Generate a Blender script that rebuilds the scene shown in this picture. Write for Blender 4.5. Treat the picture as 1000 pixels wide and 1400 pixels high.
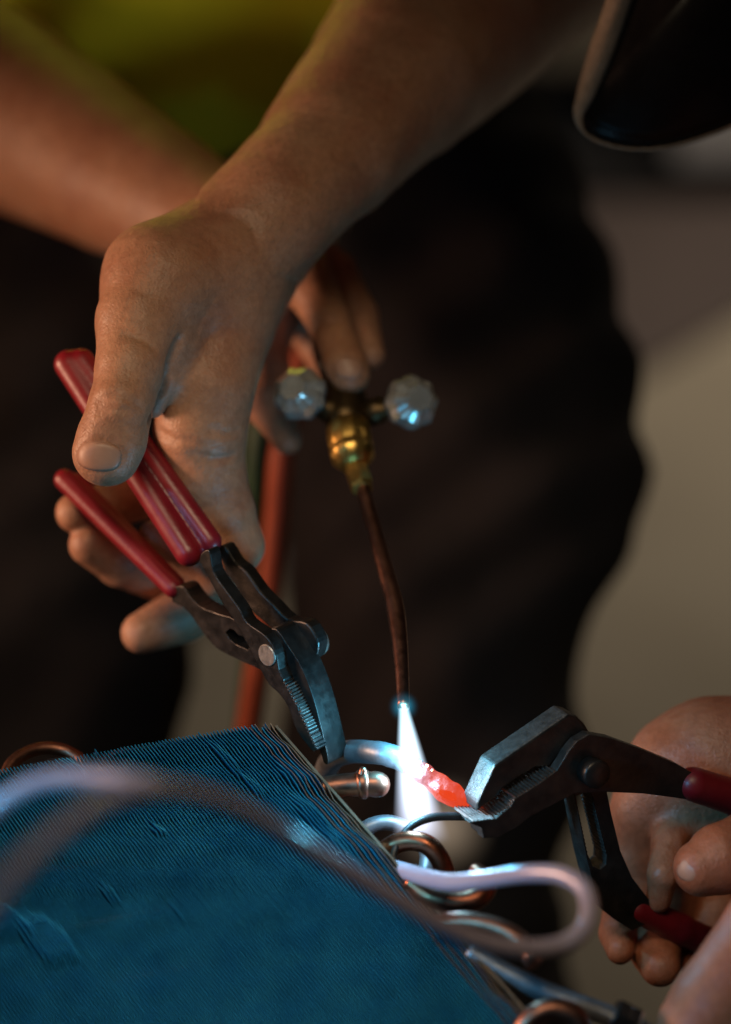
import bpy, math, random
import numpy as np
from mathutils import Vector, Matrix

random.seed(7)
rng = np.random.default_rng(7)
R = math.radians
scene = bpy.context.scene
for o in list(bpy.data.objects):
    bpy.data.objects.remove(o)

# ------------------------------------------------------------------ camera
PITCH = R(22)
FOC = 0.80                       # metres to the plane of focus
SP = 0.24e-3                     # metres per photograph pixel on that plane
TARGET = Vector((0, 0, 0.90))
FWD = Vector((0, math.cos(PITCH), -math.sin(PITCH)))
UP = Vector((0, math.sin(PITCH), math.cos(PITCH)))
RIGHT = Vector((1, 0, 0))
CAM = TARGET - FWD * FOC
cd = bpy.data.cameras.new('camera')
cam = bpy.data.objects.new('camera', cd)
scene.collection.objects.link(cam)
cam.matrix_world = Matrix.Translation(CAM) @ Matrix(((1, 0, 0), (0, UP.y, -FWD.y), (0, UP.z, -FWD.z))).to_4x4()
cd.sensor_fit = 'VERTICAL'
cd.sensor_height = 36
cd.lens = 36 * FOC / (1400 * SP)
cd.clip_start = 0.02
cd.clip_end = 60
cd.dof.use_dof = True
cd.dof.focus_distance = FOC + 0.000
cd.dof.aperture_fstop = 3.5
cd.dof.aperture_blades = 0
scene.camera = cam

# ------------------------------------------------------------------ world, lamps, exposure
w = bpy.data.worlds.new('World')
scene.world = w
w.use_nodes = True
w.node_tree.nodes['Background'].inputs[0].default_value = (0.55, 0.5, 0.48, 1)
w.node_tree.nodes['Background'].inputs[1].default_value = 0.012
scene.view_settings.view_transform = 'Standard'
scene.view_settings.look = 'None'
scene.view_settings.exposure = 0
scene.view_settings.gamma = 1
try:
    scene.cycles.use_denoising = True
    scene.cycles.max_bounces = 6
    scene.cycles.volume_bounces = 0
    scene.cycles.sample_clamp_indirect = 3
except Exception:
    pass


def vw(x, y, z):
    """view frame in mm (x right, y away from the plane of focus, z up) -> world metres"""
    return TARGET + RIGHT * (x / 1000) + FWD * (y / 1000) + UP * (z / 1000)


def s_at(D):
    return 0.24 * (800 + D) / 800


def vp(px, py, D):
    s = s_at(D)
    return np.array(((px - 500) * s, D, -(py - 700) * s))


def P(px, py, D):
    return vw(*vp(px, py, D))


def area_lamp(name, loc, aim, size, power, col, spread=180):
    l = bpy.data.lights.new(name, 'AREA')
    l.shape = 'DISK'
    l.size = size
    l.energy = power
    l.color = col
    l.spread = R(spread)
    o = bpy.data.objects.new(name, l)
    scene.collection.objects.link(o)
    o.location = loc
    o.rotation_euler = (Vector(aim) - Vector(loc)).to_track_quat('-Z', 'Y').to_euler()
    return o


area_lamp('workshop_lamp', vw(-600, -30, 60), vw(-100, 60, -20), 0.20, 0.60, (1.0, 0.58, 0.37), 72)
area_lamp('front_fill_lamp', vw(-60, -500, 270), vw(-20, 0, -50), 0.24, 0.165, (1.0, 0.80, 0.53), 56)  # unseen fill added in front to brighten hand, pliers and tubing
area_lamp('shirt_fill_lamp', vw(-160, 60, 640), vw(-105, 380, 255), 0.10, 0.19, (1.0, 0.9, 0.6), 21)  # narrow spot added from above, only to brighten the shirt
area_lamp('blue_work_light', vw(-430, -480, 0), vw(-100, -120, -110), 0.16, 0.115, (0.06, 0.54, 1.0), 27)
area_lamp('ceiling_lamp', (1.3, 3.0, 2.3), (0.9, 3.1, 0), 0.9, 21, (1.0, 0.85, 0.66), 130)

# ------------------------------------------------------------------ material helpers


def mat(name, base, rough=0.5, metal=0.0, **kw):
    m = bpy.data.materials.new(name)
    m.use_nodes = True
    nt = m.node_tree
    b = nt.nodes['Principled BSDF']
    b.inputs['Base Color'].default_value = (*base, 1)
    b.inputs['Roughness'].default_value = rough
    b.inputs['Metallic'].default_value = metal
    for k, v in kw.items():
        b.inputs[k.replace('_', ' ')].default_value = v
    return m


def N(m, t):
    return m.node_tree.nodes.new(t)


def L(m, a, b):
    m.node_tree.links.new(a, b)


def bsdf(m):
    return m.node_tree.nodes['Principled BSDF']


def coords(m):
    return N(m, 'ShaderNodeTexCoord').outputs['Object']


def noise(m, scale, detail=4, rough=0.55, vec=None):
    n = N(m, 'ShaderNodeTexNoise')
    n.inputs['Scale'].default_value = scale
    n.inputs['Detail'].default_value = detail
    n.inputs['Roughness'].default_value = rough
    L(m, vec or coords(m), n.inputs['Vector'])
    return n


def ramp(m, fac, stops):
    r = N(m, 'ShaderNodeValToRGB')
    while len(r.color_ramp.elements) < len(stops):
        r.color_ramp.elements.new(0.5)
    for e, (p, c) in zip(r.color_ramp.elements, stops):
        e.position = p
        e.color = (*c, 1)
    L(m, fac, r.inputs[0])
    return r


def bump(m, height, strength=0.3, dist=0.001, prev=None):
    b = N(m, 'ShaderNodeBump')
    b.inputs['Strength'].default_value = strength
    b.inputs['Distance'].default_value = dist
    L(m, height, b.inputs['Height'])
    if prev:
        L(m, prev.outputs[0], b.inputs['Normal'])
    L(m, b.outputs[0], bsdf(m).inputs['Normal'])
    return b


def mottled(name, c1, c2, scale, r1, r2, metal=0.0, bscale=900, bstr=0.15, bdist=0.0003, **kw):
    m = mat(name, c1, r1, metal, **kw)
    n = noise(m, scale, 5, 0.6)
    r = ramp(m, n.outputs[0], [(0.35, c1), (0.65, c2)])
    L(m, r.outputs[0], bsdf(m).inputs['Base Color'])
    n2 = noise(m, scale * 1.7, 4, 0.6)
    mr = N(m, 'ShaderNodeMapRange')
    mr.inputs[1].default_value = 0.3
    mr.inputs[2].default_value = 0.7
    mr.inputs[3].default_value = r1
    mr.inputs[4].default_value = r2
    L(m, n2.outputs[0], mr.inputs[0])
    L(m, mr.outputs[0], bsdf(m).inputs['Roughness'])
    n3 = noise(m, bscale, 3, 0.6)
    bump(m, n3.outputs[0], bstr, bdist)
    return m


def skin_mat(name, c1, c2, c3):
    m = mat(name, c1, 0.48)
    b = bsdf(m)
    n = noise(m, 38, 5, 0.6)
    r = ramp(m, n.outputs[0], [(0.30, c3), (0.5, c1), (0.70, c2)])
    n4 = noise(m, 420, 3, 0.6)
    r4 = ramp(m, n4.outputs[0], [(0.3, (0.80, 0.74, 0.70)), (0.65, (1.08, 1.04, 1.0))])
    mx = N(m, 'ShaderNodeMix')
    mx.data_type = 'RGBA'
    mx.blend_type = 'MULTIPLY'
    mx.inputs[0].default_value = 0.8
    L(m, r.outputs[0], mx.inputs[6])
    L(m, r4.outputs[0], mx.inputs[7])
    L(m, mx.outputs[2], b.inputs['Base Color'])
    b.inputs['Subsurface Weight'].default_value = 0.22
    b.inputs['Subsurface Radius'].default_value = (1.0, 0.35, 0.2)
    b.inputs['Subsurface Scale'].default_value = 0.004
    b.inputs['Specular IOR Level'].default_value = 0.42
    v = N(m, 'ShaderNodeTexVoronoi')
    v.feature = 'DISTANCE_TO_EDGE'
    v.inputs['Scale'].default_value = 620
    nz = noise(m, 150, 3, 0.6)
    ad = N(m, 'ShaderNodeVectorMath')
    ad.operation = 'MULTIPLY_ADD'
    ad.inputs[1].default_value = (0.004, 0.004, 0.004)
    L(m, nz.outputs['Color'], ad.inputs[0])
    L(m, coords(m), ad.inputs[2])
    L(m, ad.outputs[0], v.inputs['Vector'])
    b1 = bump(m, v.outputs['Distance'], 0.34, 0.0006)
    n3 = noise(m, 110, 4, 0.65)
    bump(m, n3.outputs[0], 0.42, 0.0018, b1)
    return m


SKIN = skin_mat('skin', (0.38, 0.195, 0.120), (0.43, 0.235, 0.15), (0.32, 0.140, 0.085))
SKIN2 = skin_mat('ruddy_skin', (0.35, 0.120, 0.060), (0.39, 0.145, 0.078), (0.29, 0.09, 0.045))
NAIL = mottled('nail', (0.37, 0.195, 0.13), (0.43, 0.235, 0.165), 120, 0.38, 0.52, 0, 300, 0.15)
RED = mottled('red_dipped_vinyl', (0.19, 0.007, 0.014), (0.235, 0.010, 0.018), 90, 0.30, 0.46, 0, 500, 0.12, 0.0004)
REDDARK = mottled('dark_red_dipped_vinyl', (0.13, 0.004, 0.008), (0.17, 0.006, 0.010), 90, 0.34, 0.5, 0, 500, 0.12, 0.0004)
BLACK = mottled('blackened_steel', (0.035, 0.032, 0.030), (0.065, 0.056, 0.050), 160, 0.30, 0.50, 0.85, 900, 0.25, 0.0002)
STEEL = mottled('lit_worn_steel', (0.16, 0.14, 0.125), (0.32, 0.28, 0.25), 260, 0.30, 0.50, 0.9, 1400, 0.35, 0.0002)  # worn steel for jaw teeth, its bright tone stands in for light on them
DSTEEL = mottled('dark_worn_steel', (0.085, 0.075, 0.068), (0.16, 0.14, 0.125), 300, 0.36, 0.55, 0.85, 1500, 0.5, 0.0003)
RIVET = mottled('bright_rivet_steel', (0.40, 0.35, 0.30), (0.50, 0.44, 0.38), 300, 0.36, 0.5, 0.9, 900, 0.1)
COPPER = mottled('copper', (0.30, 0.10, 0.05), (0.17, 0.055, 0.032), 110, 0.24, 0.45, 1.0, 600, 0.1)
DCOPPER = mottled('heat_stained_copper', (0.20, 0.085, 0.055), (0.32, 0.14, 0.09), 120, 0.32, 0.48, 1.0, 600, 0.12)
BRASS = mottled('brass', (0.72, 0.46, 0.13), (0.55, 0.33, 0.08), 120, 0.28, 0.44, 1.0, 700, 0.08)
DBRASS = mottled('dark_brass', (0.06, 0.04, 0.022), (0.11, 0.07, 0.03), 120, 0.35, 0.5, 0.9, 700, 0.1)
ALU = mottled('dull_aluminium', (0.27, 0.28, 0.30), (0.16, 0.165, 0.18), 130, 0.38, 0.58, 0.7, 900, 0.2, 0.0003)
PINKTUBE = mottled('pinkish_capillary_metal', (0.50, 0.41, 0.47), (0.43, 0.34, 0.42), 40, 0.16, 0.26, 0.1, 400, 0.08)
CHROME = mottled('chrome', (0.62, 0.62, 0.60), (0.5, 0.5, 0.5), 80, 0.10, 0.22, 1.0, 500, 0.05)
RUBBER_R = mottled('red_rubber', (0.34, 0.055, 0.014), (0.26, 0.04, 0.010), 60, 0.5, 0.65)
RUBBER_G = mottled('green_rubber', (0.03, 0.075, 0.03), (0.02, 0.05, 0.02), 60, 0.5, 0.65)
WIRE = mottled('black_wire', (0.018, 0.016, 0.015), (0.035, 0.03, 0.028), 200, 0.35, 0.5)
VISOR = mottled('gloss_black_plastic', (0.005, 0.004, 0.004), (0.008, 0.006, 0.005), 40, 0.22, 0.34, Specular_IOR_Level=0.3)
RIM = mottled('brown_padding', (0.24, 0.17, 0.12), (0.32, 0.23, 0.165), 300, 0.8, 0.95, 0, 900, 0.8, 0.0015)
TROUSER = mottled('dark_work_cloth', (0.016, 0.0122, 0.0125), (0.023, 0.017, 0.017), 30, 0.85, 0.95, 0, 700, 0.4, 0.001)
SHIRT = mottled('yellow_green_cloth', (0.62, 0.66, 0.02), (0.54, 0.58, 0.016), 22, 0.8, 0.92, 0, 900, 0.35, 0.0008)
FLOOR = mottled('concrete_floor', (0.30, 0.26, 0.20), (0.25, 0.215, 0.165), 2.2, 0.6, 0.85, 0, 60, 0.2, 0.002)
MAT_ = mottled('brown_mat', (0.085, 0.062, 0.058), (0.065, 0.048, 0.045), 4, 0.8, 0.95, 0, 80, 0.2, 0.002)
CAB = mottled('dark_cabinet_paint', (0.014, 0.014, 0.016), (0.02, 0.02, 0.022), 4, 0.5, 0.7)
PALE = mottled('pale_grey_paint', (0.42, 0.42, 0.45), (0.36, 0.36, 0.39), 4, 0.5, 0.7)


def fin_material():
    m = mat('blue_coated_fin', (0.002, 0.11, 0.24), 0.38, 0.15)
    n = noise(m, 26, 5, 0.6)
    r = ramp(m, n.outputs[0], [(0.3, (0.001, 0.040, 0.095)), (0.55, (0.001, 0.062, 0.135)), (0.75, (0.001, 0.095, 0.18))])  # fin sides painted darker to stand for shade in the gaps
    L(m, r.outputs[0], bsdf(m).inputs['Base Color'])
    n2 = noise(m, 300, 3)
    bump(m, n2.outputs[0], 0.3, 0.0005)
    return m


FIN = fin_material()
FINEDGE = mottled('lit_bare_fin_edge', (0.025, 0.29, 0.42), (0.008, 0.18, 0.30), 60, 0.35, 0.5, 0.7)  # bare cut edges, painted brighter as if catching the light
FINBROWN = mottled('oxidised_fin', (0.13, 0.08, 0.05), (0.21, 0.135, 0.085), 90, 0.45, 0.6, 0.6)

# ------------------------------------------------------------------ object helpers
COL = scene.collection


def empty(name, loc, label, cat, group=None):
    o = bpy.data.objects.new(name, None)
    o.empty_display_size = 0.02
    COL.objects.link(o)
    o.location = loc
    tag(o, label, cat, group)
    return o


def tag(o, label=None, cat=None, group=None, kind=None):
    if label:
        o['label'] = label
    if cat:
        o['category'] = cat
    if group:
        o['group'] = group
    if kind:
        o['kind'] = kind
    return o


def top_of(parent):
    off = Vector((0, 0, 0))
    while parent:
        off += parent.location
        parent = parent.parent
    return off


def build(name, verts, faces, m, parent=None, smooth=True, mats=None, fmat=None):
    """verts are world metres; the object gets an origin at its base (or its parent's)"""
    v = np.asarray([tuple(p) for p in verts], dtype=float)
    if parent is None:
        off = Vector(((v[:, 0].min() + v[:, 0].max()) / 2, (v[:, 1].min() + v[:, 1].max()) / 2, v[:, 2].min()))
    else:
        off = top_of(parent)
    v = v - np.array(off)
    me = bpy.data.meshes.new(name)
    me.from_pydata(v.tolist(), [], [tuple(int(i) for i in f) for f in faces])
    for mm in (mats or [m]):
        me.materials.append(mm)
    if fmat is not None:
        me.polygons.foreach_set('material_index', fmat)
    me.polygons.foreach_set('use_smooth', [smooth] * len(me.polygons))
    me.update()
    o = bpy.data.objects.new(name, me)
    COL.objects.link(o)
    if parent is None:
        o.location = off
    else:
        o.parent = parent
    return o


def catmull(pts, n=8):
    p = np.array(pts, dtype=float)
    p = np.vstack((2 * p[0] - p[1], p, 2 * p[-1] - p[-2]))
    out = []
    for i in range(1, len(p) - 2):
        for k in range(n):
            t = k / n
            a, b, c, d = p[i - 1], p[i], p[i + 1], p[i + 2]
            out.append(0.5 * ((2 * b) + (-a + c) * t + (2 * a - 5 * b + 4 * c - d) * t * t + (-a + 3 * b - 3 * c + d) * t ** 3))
    out.append(p[-2])
    return np.array(out)


def tube(name, path, m, parent=None, seg=16, n=8, lump=0.0, cap=True):
    """path: (px, py, D, r_px) - swept round bar with real radius"""
    q = catmull(path, n)
    cs = np.array([vp(a, b, c) for a, b, c, _ in q])
    rs = np.array([r * s_at(c) for _, _, c, r in q])
    T = np.gradient(cs, axis=0)
    T /= np.linalg.norm(T, axis=1)[:, None]
    nrm = np.cross(T[0], (0.3, 0.2, 0.9))
    nrm /= np.linalg.norm(nrm)
    verts, faces = [], []
    for i in range(len(cs)):
        nrm = nrm - T[i] * np.dot(nrm, T[i])
        nrm /= np.linalg.norm(nrm)
        bn = np.cross(T[i], nrm)
        for k in range(seg):
            a = 2 * math.pi * k / seg
            rr = rs[i]
            if lump:
                rr *= 1 + lump * (math.sin(i * 1.3 + 2 * a) * 0.5 + math.sin(i * 0.7 - 3 * a + 1) * 0.5)
            verts.append(vw(*(cs[i] + (nrm * math.cos(a) + bn * math.sin(a)) * rr)))
    for i in range(len(cs) - 1):
        for k in range(seg):
            a, b = i * seg + k, i * seg + (k + 1) % seg
            faces.append((a, b, b + seg, a + seg))
    if cap:
        faces.append(tuple(reversed(range(seg))))
        faces.append(tuple(range((len(cs) - 1) * seg, len(cs) * seg)))
    return build(name, verts, faces, m, parent)


def lathe(name, a, b, prof, m, parent=None, seg=24, smooth=True, facet=None):
    """solid of revolution from view point a to b (mm); prof: (t 0..1, radius mm)"""
    a, b = np.array(a, float), np.array(b, float)
    ax = b - a
    ln = np.linalg.norm(ax)
    ax /= ln
    u = np.cross(ax, (0.1, 0.9, 0.3))
    u /= np.linalg.norm(u)
    v = np.cross(ax, u)
    verts, faces = [], []
    for t, r in prof:
        for k in range(seg):
            an = 2 * math.pi * k / seg
            rr = r
            if facet:
                rr = r * (1 + facet[1] * math.cos(facet[0] * an))
            verts.append(vw(*(a + ax * t * ln + (u * math.cos(an) + v * math.sin(an)) * rr)))
    n = len(prof)
    for i in range(n - 1):
        for k in range(seg):
            p, q = i * seg + k, i * seg + (k + 1) % seg
            faces.append((p, q, q + seg, p + seg))
    faces.append(tuple(reversed(range(seg))))
    faces.append(tuple(range((n - 1) * seg, n * seg)))
    return build(name, verts, faces, m, parent, smooth)


class Plane:
    """a tool plane: passes through view point o, its back direction e (unit)"""

    def __init__(self, o, e):
        self.o = np.array(o, float)
        self.e = np.array(e, float) / np.linalg.norm(e)

    def hit(self, px, py, off=0.0):
        o = self.o + self.e * off
        cam_ = np.array((0, -800.0, 0))
        d = vp(px, py, 0) - cam_
        t = np.dot(o - cam_, self.e) / np.dot(d, self.e)
        return cam_ + d * t


def plate(name, poly, pl, off, thick, m, parent, bev=0.6, hole=None, side=None):
    """outline (pixels) laid on the tool plane at offset off, thick mm along its back direction"""
    import bmesh
    bm = bmesh.new()

    def ring(pts):
        return [bm.verts.new(vw(*pl.hit(x, y, off))) for x, y in pts]
    r1 = ring(poly)
    edges = [bm.edges.new((r1[i], r1[(i + 1) % len(r1)])) for i in range(len(r1))]
    if hole:
        for h in (hole if isinstance(hole[0][0], (tuple, list)) else [hole]):
            r2 = ring(h)
            edges += [bm.edges.new((r2[i], r2[(i + 1) % len(r2)])) for i in range(len(r2))]
        g = bmesh.ops.triangle_fill(bm, use_beauty=True, edges=edges)
        fs = [f for f in g['geom'] if isinstance(f, bmesh.types.BMFace)]
    else:
        fs = [bm.faces.new(r1)]
    ev = (vw(*(pl.e * thick)) - vw(0, 0, 0))
    ex = bmesh.ops.extrude_face_region(bm, geom=fs)
    nv = [v for v in ex['geom'] if isinstance(v, bmesh.types.BMVert)]
    bmesh.ops.translate(bm, verts=nv, vec=ev)
    bmesh.ops.recalc_face_normals(bm, faces=bm.faces)
    vs = [v.co.copy() for v in bm.verts]
    bm.verts.index_update()
    fa = [[v.index for v in f.verts] for f in bm.faces]
    bm.free()
    o = build(name, vs, fa, m, parent, smooth=False)
    if side:
        o.data.materials.append(side)
        ew = ev.normalized()
        for p in o.data.polygons:
            if abs(p.normal.dot(ew)) < 0.5:
                p.material_index = 1
    if bev:
        md = o.modifiers.new('bevel', 'BEVEL')
        md.width = bev / 1000
        md.segments = 2
        md.limit_method = 'ANGLE'
        md.angle_limit = R(28)
        md.harden_normals = False
    return o


# ------------------------------------------------------------------ smooth solids for bodies and cloth
def smin(a, b, k):
    if k <= 0:
        return np.minimum(a, b)
    h = np.maximum(k - np.abs(a - b), 0) / k
    return np.minimum(a, b) - h * h * k * 0.25


class Solid:
    def __init__(self):
        self.ops = []            # (kind, a, b, ra, rb, k)

    def chain(self, pts, k=6.0, first_k=None, kind='add'):
        q = [(vp(x, y, D), r * s_at(D)) for x, y, D, r in pts]
        if len(q) == 1:
            q = q * 2
        for i in range(len(q) - 1):
            self.ops.append((kind, q[i][0], q[i + 1][0], q[i][1], q[i + 1][1], (first_k if first_k is not None else k) if i == 0 else min(k, 1.5)))
        return self

    def mm(self, a, b, ra, rb, k=6.0, kind='add'):
        self.ops.append((kind, np.array(a, float), np.array(b, float), ra, rb, k))

    @staticmethod
    def cone(X, a, b, ra, rb):
        d = b - a
        dd = np.dot(d, d)
        p = X - a.astype(X.dtype)
        t = np.clip((p @ d.astype(X.dtype)) / max(dd, 1e-9), 0, 1) if dd > 1e-9 else np.zeros(X.shape[:-1], X.dtype)
        return np.linalg.norm(p - t[..., None] * d.astype(X.dtype), axis=-1) - (ra + (rb - ra) * t)

    def at(self, X):
        f = np.full(X.shape[:-1], 60.0)
        for kind, a, b, ra, rb, k in self.ops:
            g = self.cone(X, a, b, ra, rb)
            f = smin(f, g, k) if kind == 'add' else -smin(-f, g, k)
        return f

    def mesh(self, h, disp=None):
        lo = np.min([np.minimum(a - ra, b - rb) for kd, a, b, ra, rb, k in self.ops if kd == 'add'], axis=0) - 3 * h
        hi = np.max([np.maximum(a + ra, b + rb) for kd, a, b, ra, rb, k in self.ops if kd == 'add'], axis=0) + 3 * h
        n = np.ceil((hi - lo) / h).astype(int) + 1
        F = np.full(n, 60.0, np.float32)
        for kind, a, b, ra, rb, k in self.ops:
            m0 = np.minimum(a - ra, b - rb) - k - 2.5 * h
            m1 = np.maximum(a + ra, b + rb) + k + 2.5 * h
            i0 = np.clip(np.floor((m0 - lo) / h).astype(int), 0, n)
            i1 = np.clip(np.ceil((m1 - lo) / h).astype(int) + 1, 0, n)
            if np.any(i1 <= i0):
                continue
            ax = [(lo[j] + h * np.arange(i0[j], i1[j])).astype(np.float32) for j in range(3)]
            X = np.stack(np.meshgrid(*ax, indexing='ij'), -1)
            g = self.cone(X, a, b, ra, rb).astype(np.float32)
            sl = tuple(slice(i0[j], i1[j]) for j in range(3))
            F[sl] = smin(F[sl], g, k) if kind == 'add' else -smin(-F[sl], g, k)
        if disp is not None:
            near = np.argwhere(np.abs(F) < 14)
            X = lo + near * h
            F[tuple(near.T)] += disp(X).astype(np.float32)
        return surface_net(F, lo, h)


def surface_net(F, lo, h):
    n = np.array(F.shape)
    ins = F < 0
    c = np.zeros(n - 1, np.int8)
    for dx in (0, 1):
        for dy in (0, 1):
            for dz in (0, 1):
                c += ins[dx:n[0] - 1 + dx, dy:n[1] - 1 + dy, dz:n[2] - 1 + dz]
    act = np.argwhere((c > 0) & (c < 8))
    idx = np.full(n - 1, -1, np.int64)
    idx[tuple(act.T)] = np.arange(len(act))
    acc = np.zeros((len(act), 3))
    cnt = np.zeros(len(act))
    cor = [(i, j, k) for i in (0, 1) for j in (0, 1) for k in (0, 1)]
    for a in cor:
        for ax in range(3):
            if a[ax]:
                continue
            b = list(a)
            b[ax] = 1
            fa = F[act[:, 0] + a[0], act[:, 1] + a[1], act[:, 2] + a[2]]
            fb = F[act[:, 0] + b[0], act[:, 1] + b[1], act[:, 2] + b[2]]
            x = (fa < 0) != (fb < 0)
            t = fa[x] / (fa[x] - fb[x])
            p = np.tile(np.array(a, float), (x.sum(), 1))
            p[:, ax] = t
            acc[x] += p
            cnt[x] += 1
    V = lo + (act + acc / cnt[:, None]) * h
    Q = []
    for ax in range(3):
        u, v = (ax + 1) % 3, (ax + 2) % 3
        sl0 = [slice(None)] * 3
        sl1 = [slice(None)] * 3
        sl0[ax] = slice(0, -1)
        sl1[ax] = slice(1, None)
        s0, s1 = ins[tuple(sl0)], ins[tuple(sl1)]
        e = np.argwhere(s0 != s1)
        e = e[(e[:, u] > 0) & (e[:, v] > 0) & (e[:, u] < n[u] - 1) & (e[:, v] < n[v] - 1)]
        fl = s0[tuple(e.T)]
        q = []
        for du, dv in ((1, 1), (0, 1), (0, 0), (1, 0)):
            o = e.copy()
            o[:, u] -= du
            o[:, v] -= dv
            q.append(idx[tuple(o.T)])
        q = np.stack(q, 1)
        q[~fl] = q[~fl][:, ::-1]
        Q.append(q)
    Q = np.vstack(Q)
    Q = Q[(Q >= 0).all(1)]
    # two light smoothing passes take the grid steps out
    for it in range(2):
        nb = np.zeros_like(V)
        ct = np.zeros(len(V))
        for a, b in ((0, 1), (1, 2), (2, 3), (3, 0)):
            np.add.at(nb, Q[:, a], V[Q[:, b]])
            np.add.at(ct, Q[:, a], 1)
            np.add.at(nb, Q[:, b], V[Q[:, a]])
            np.add.at(ct, Q[:, b], 1)
        ct[ct == 0] = 1
        V = V * 0.45 + nb / ct[:, None] * 0.55
    return V, Q


MW = np.array([[RIGHT.x, FWD.x, UP.x], [RIGHT.y, FWD.y, UP.y], [RIGHT.z, FWD.z, UP.z]]) / 1000


def to_world(V):
    return V @ MW.T + np.array(TARGET)


def to_view(p):
    return np.linalg.solve(MW, np.array(p, float) - np.array(TARGET))


def build_np(name, V, Q, m, parent=None):
    W = to_world(V)
    if parent is None:
        off = np.array(((W[:, 0].min() + W[:, 0].max()) / 2, (W[:, 1].min() + W[:, 1].max()) / 2, W[:, 2].min()))
    else:
        off = np.array(top_of(parent))
    W = W - off
    me = bpy.data.meshes.new(name)
    me.vertices.add(len(W))
    me.vertices.foreach_set('co', W.astype(np.float32).ravel())
    me.loops.add(len(Q) * 4)
    me.loops.foreach_set('vertex_index', Q.astype(np.int32).ravel())
    me.polygons.add(len(Q))
    me.polygons.foreach_set('loop_start', np.arange(0, len(Q) * 4, 4, dtype=np.int32))
    me.polygons.foreach_set('loop_total', np.full(len(Q), 4, np.int32))
    me.polygons.foreach_set('use_smooth', np.ones(len(Q), bool))
    me.materials.append(m)
    me.update(calc_edges=True)
    me.validate()
    o = bpy.data.objects.new(name, me)
    COL.objects.link(o)
    if parent is None:
        o.location = off
    else:
        o.parent = parent
    return o


def surf_depth(sol, px, py, d0, d1):
    ds = np.linspace(d0, d1, 220)
    X = np.array([vp(px, py, d) for d in ds])
    f = sol.at(X)
    i = np.argmax(f < 0)
    if not f[i] < 0 or i == 0:
        return None
    return ds[i - 1] + (ds[i] - ds[i - 1]) * f[i - 1] / (f[i - 1] - f[i])


def fingernail(sol, cx, cy, wpx, hpx, ang, d0, d1, m, parent, lift=0.5):
    """a thin curved nail set on the fingertip's surface"""
    nu, nv = 14, 12
    ca, sa = math.cos(ang), math.sin(ang)
    pts, top = {}, []
    for i in range(nu + 1):
        for j in range(nv + 1):
            u, v = -1 + 2 * i / nu, -1 + 2 * j / nv
            k = 1.0 / max(1e-6, (abs(u) ** 2.5 + abs(v) ** 2.5) ** (1 / 2.5)) if (u or v) else 1
            m_ = max(abs(u), abs(v))
            uu, vv = (u * k * m_, v * k * m_) if (u or v) else (0, 0)
            x = cx + (uu * wpx * ca - vv * hpx * sa)
            y = cy + (uu * wpx * sa + vv * hpx * ca)
            pts[i, j] = (x, y, m_)
    verts, faces, ids = [], [], {}
    dep = {}
    for key, (x, y, m_) in pts.items():
        d = surf_depth(sol, x, y, d0, d1)
        dep[key] = d
    ok = [d for d in dep.values() if d is not None]
    mx = max(ok)
    for key, (x, y, m_) in pts.items():
        d = dep[key] if dep[key] is not None else mx
        ids[key] = len(verts)
        verts.append(P(x, y, d - lift * (1 - m_ ** 6) + 0.25 * m_ ** 6))
    for i in range(nu):
        for j in range(nv):
            faces.append((ids[i, j], ids[i, j + 1], ids[i + 1, j + 1], ids[i + 1, j]))
    o = build('fingernail', verts, faces, m, parent)
    md = o.modifiers.new('thickness', 'SOLIDIFY')
    md.thickness = 0.0002
    md.offset = 0
    return o


# ================================================================== the setting
def on_floor(px, py):
    d = P(px, py, 0) - CAM
    t = -CAM.z / d.z
    return CAM + d * t


build('floor', [(-6, -2, 0), (6, -2, 0), (6, 12, 0), (-6, 12, 0)], [(0, 1, 2, 3)], FLOOR, smooth=False)['kind'] = 'structure'


def box_mesh(name, lo, hi, m, parent=None, rot=0, bev=0.004):
    c = Vector(((lo[0] + hi[0]) / 2, (lo[1] + hi[1]) / 2, lo[2]))
    vs = []
    for z in (lo[2], hi[2]):
        for x, y in ((lo[0], lo[1]), (hi[0], lo[1]), (hi[0], hi[1]), (lo[0], hi[1])):
            d = Matrix.Rotation(rot, 3, 'Z') @ Vector((x - c.x, y - c.y, 0))
            vs.append((c.x + d.x, c.y + d.y, z))
    fs = [(3, 2, 1, 0), (4, 5, 6, 7), (0, 1, 5, 4), (1, 2, 6, 5), (2, 3, 7, 6), (3, 0, 4, 7)]
    o = build(name, vs, fs, m, parent, smooth=False)
    md = o.modifiers.new('bevel', 'BEVEL')
    md.width = bev
    md.segments = 2
    return o


# dark brown mat whose near edge runs slantwise over the floor
a0, a1 = on_floor(830, 545), on_floor(1040, 425)
d_ = (a1 - a0).normalized()
n_ = Vector((-d_.y, d_.x, 0))
if n_.y < 0:
    n_ = -n_
c0, c1 = a0 - d_ * 1.2, a1 + d_ * 1.5
mv = [c0, c1, c1 + n_ * 1.5, c0 + n_ * 1.5]
o = build('floor_mat', [Vector((p.x, p.y, 0.004)) for p in mv] + [Vector((p.x, p.y, 0.012)) for p in mv],
          [(3, 2, 1, 0), (4, 5, 6, 7), (0, 1, 5, 4), (1, 2, 6, 5), (2, 3, 7, 6), (3, 0, 4, 7)], MAT_, smooth=False)
tag(o, 'dark brown mat lying on the beige floor behind the worker', 'mat')
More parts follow.
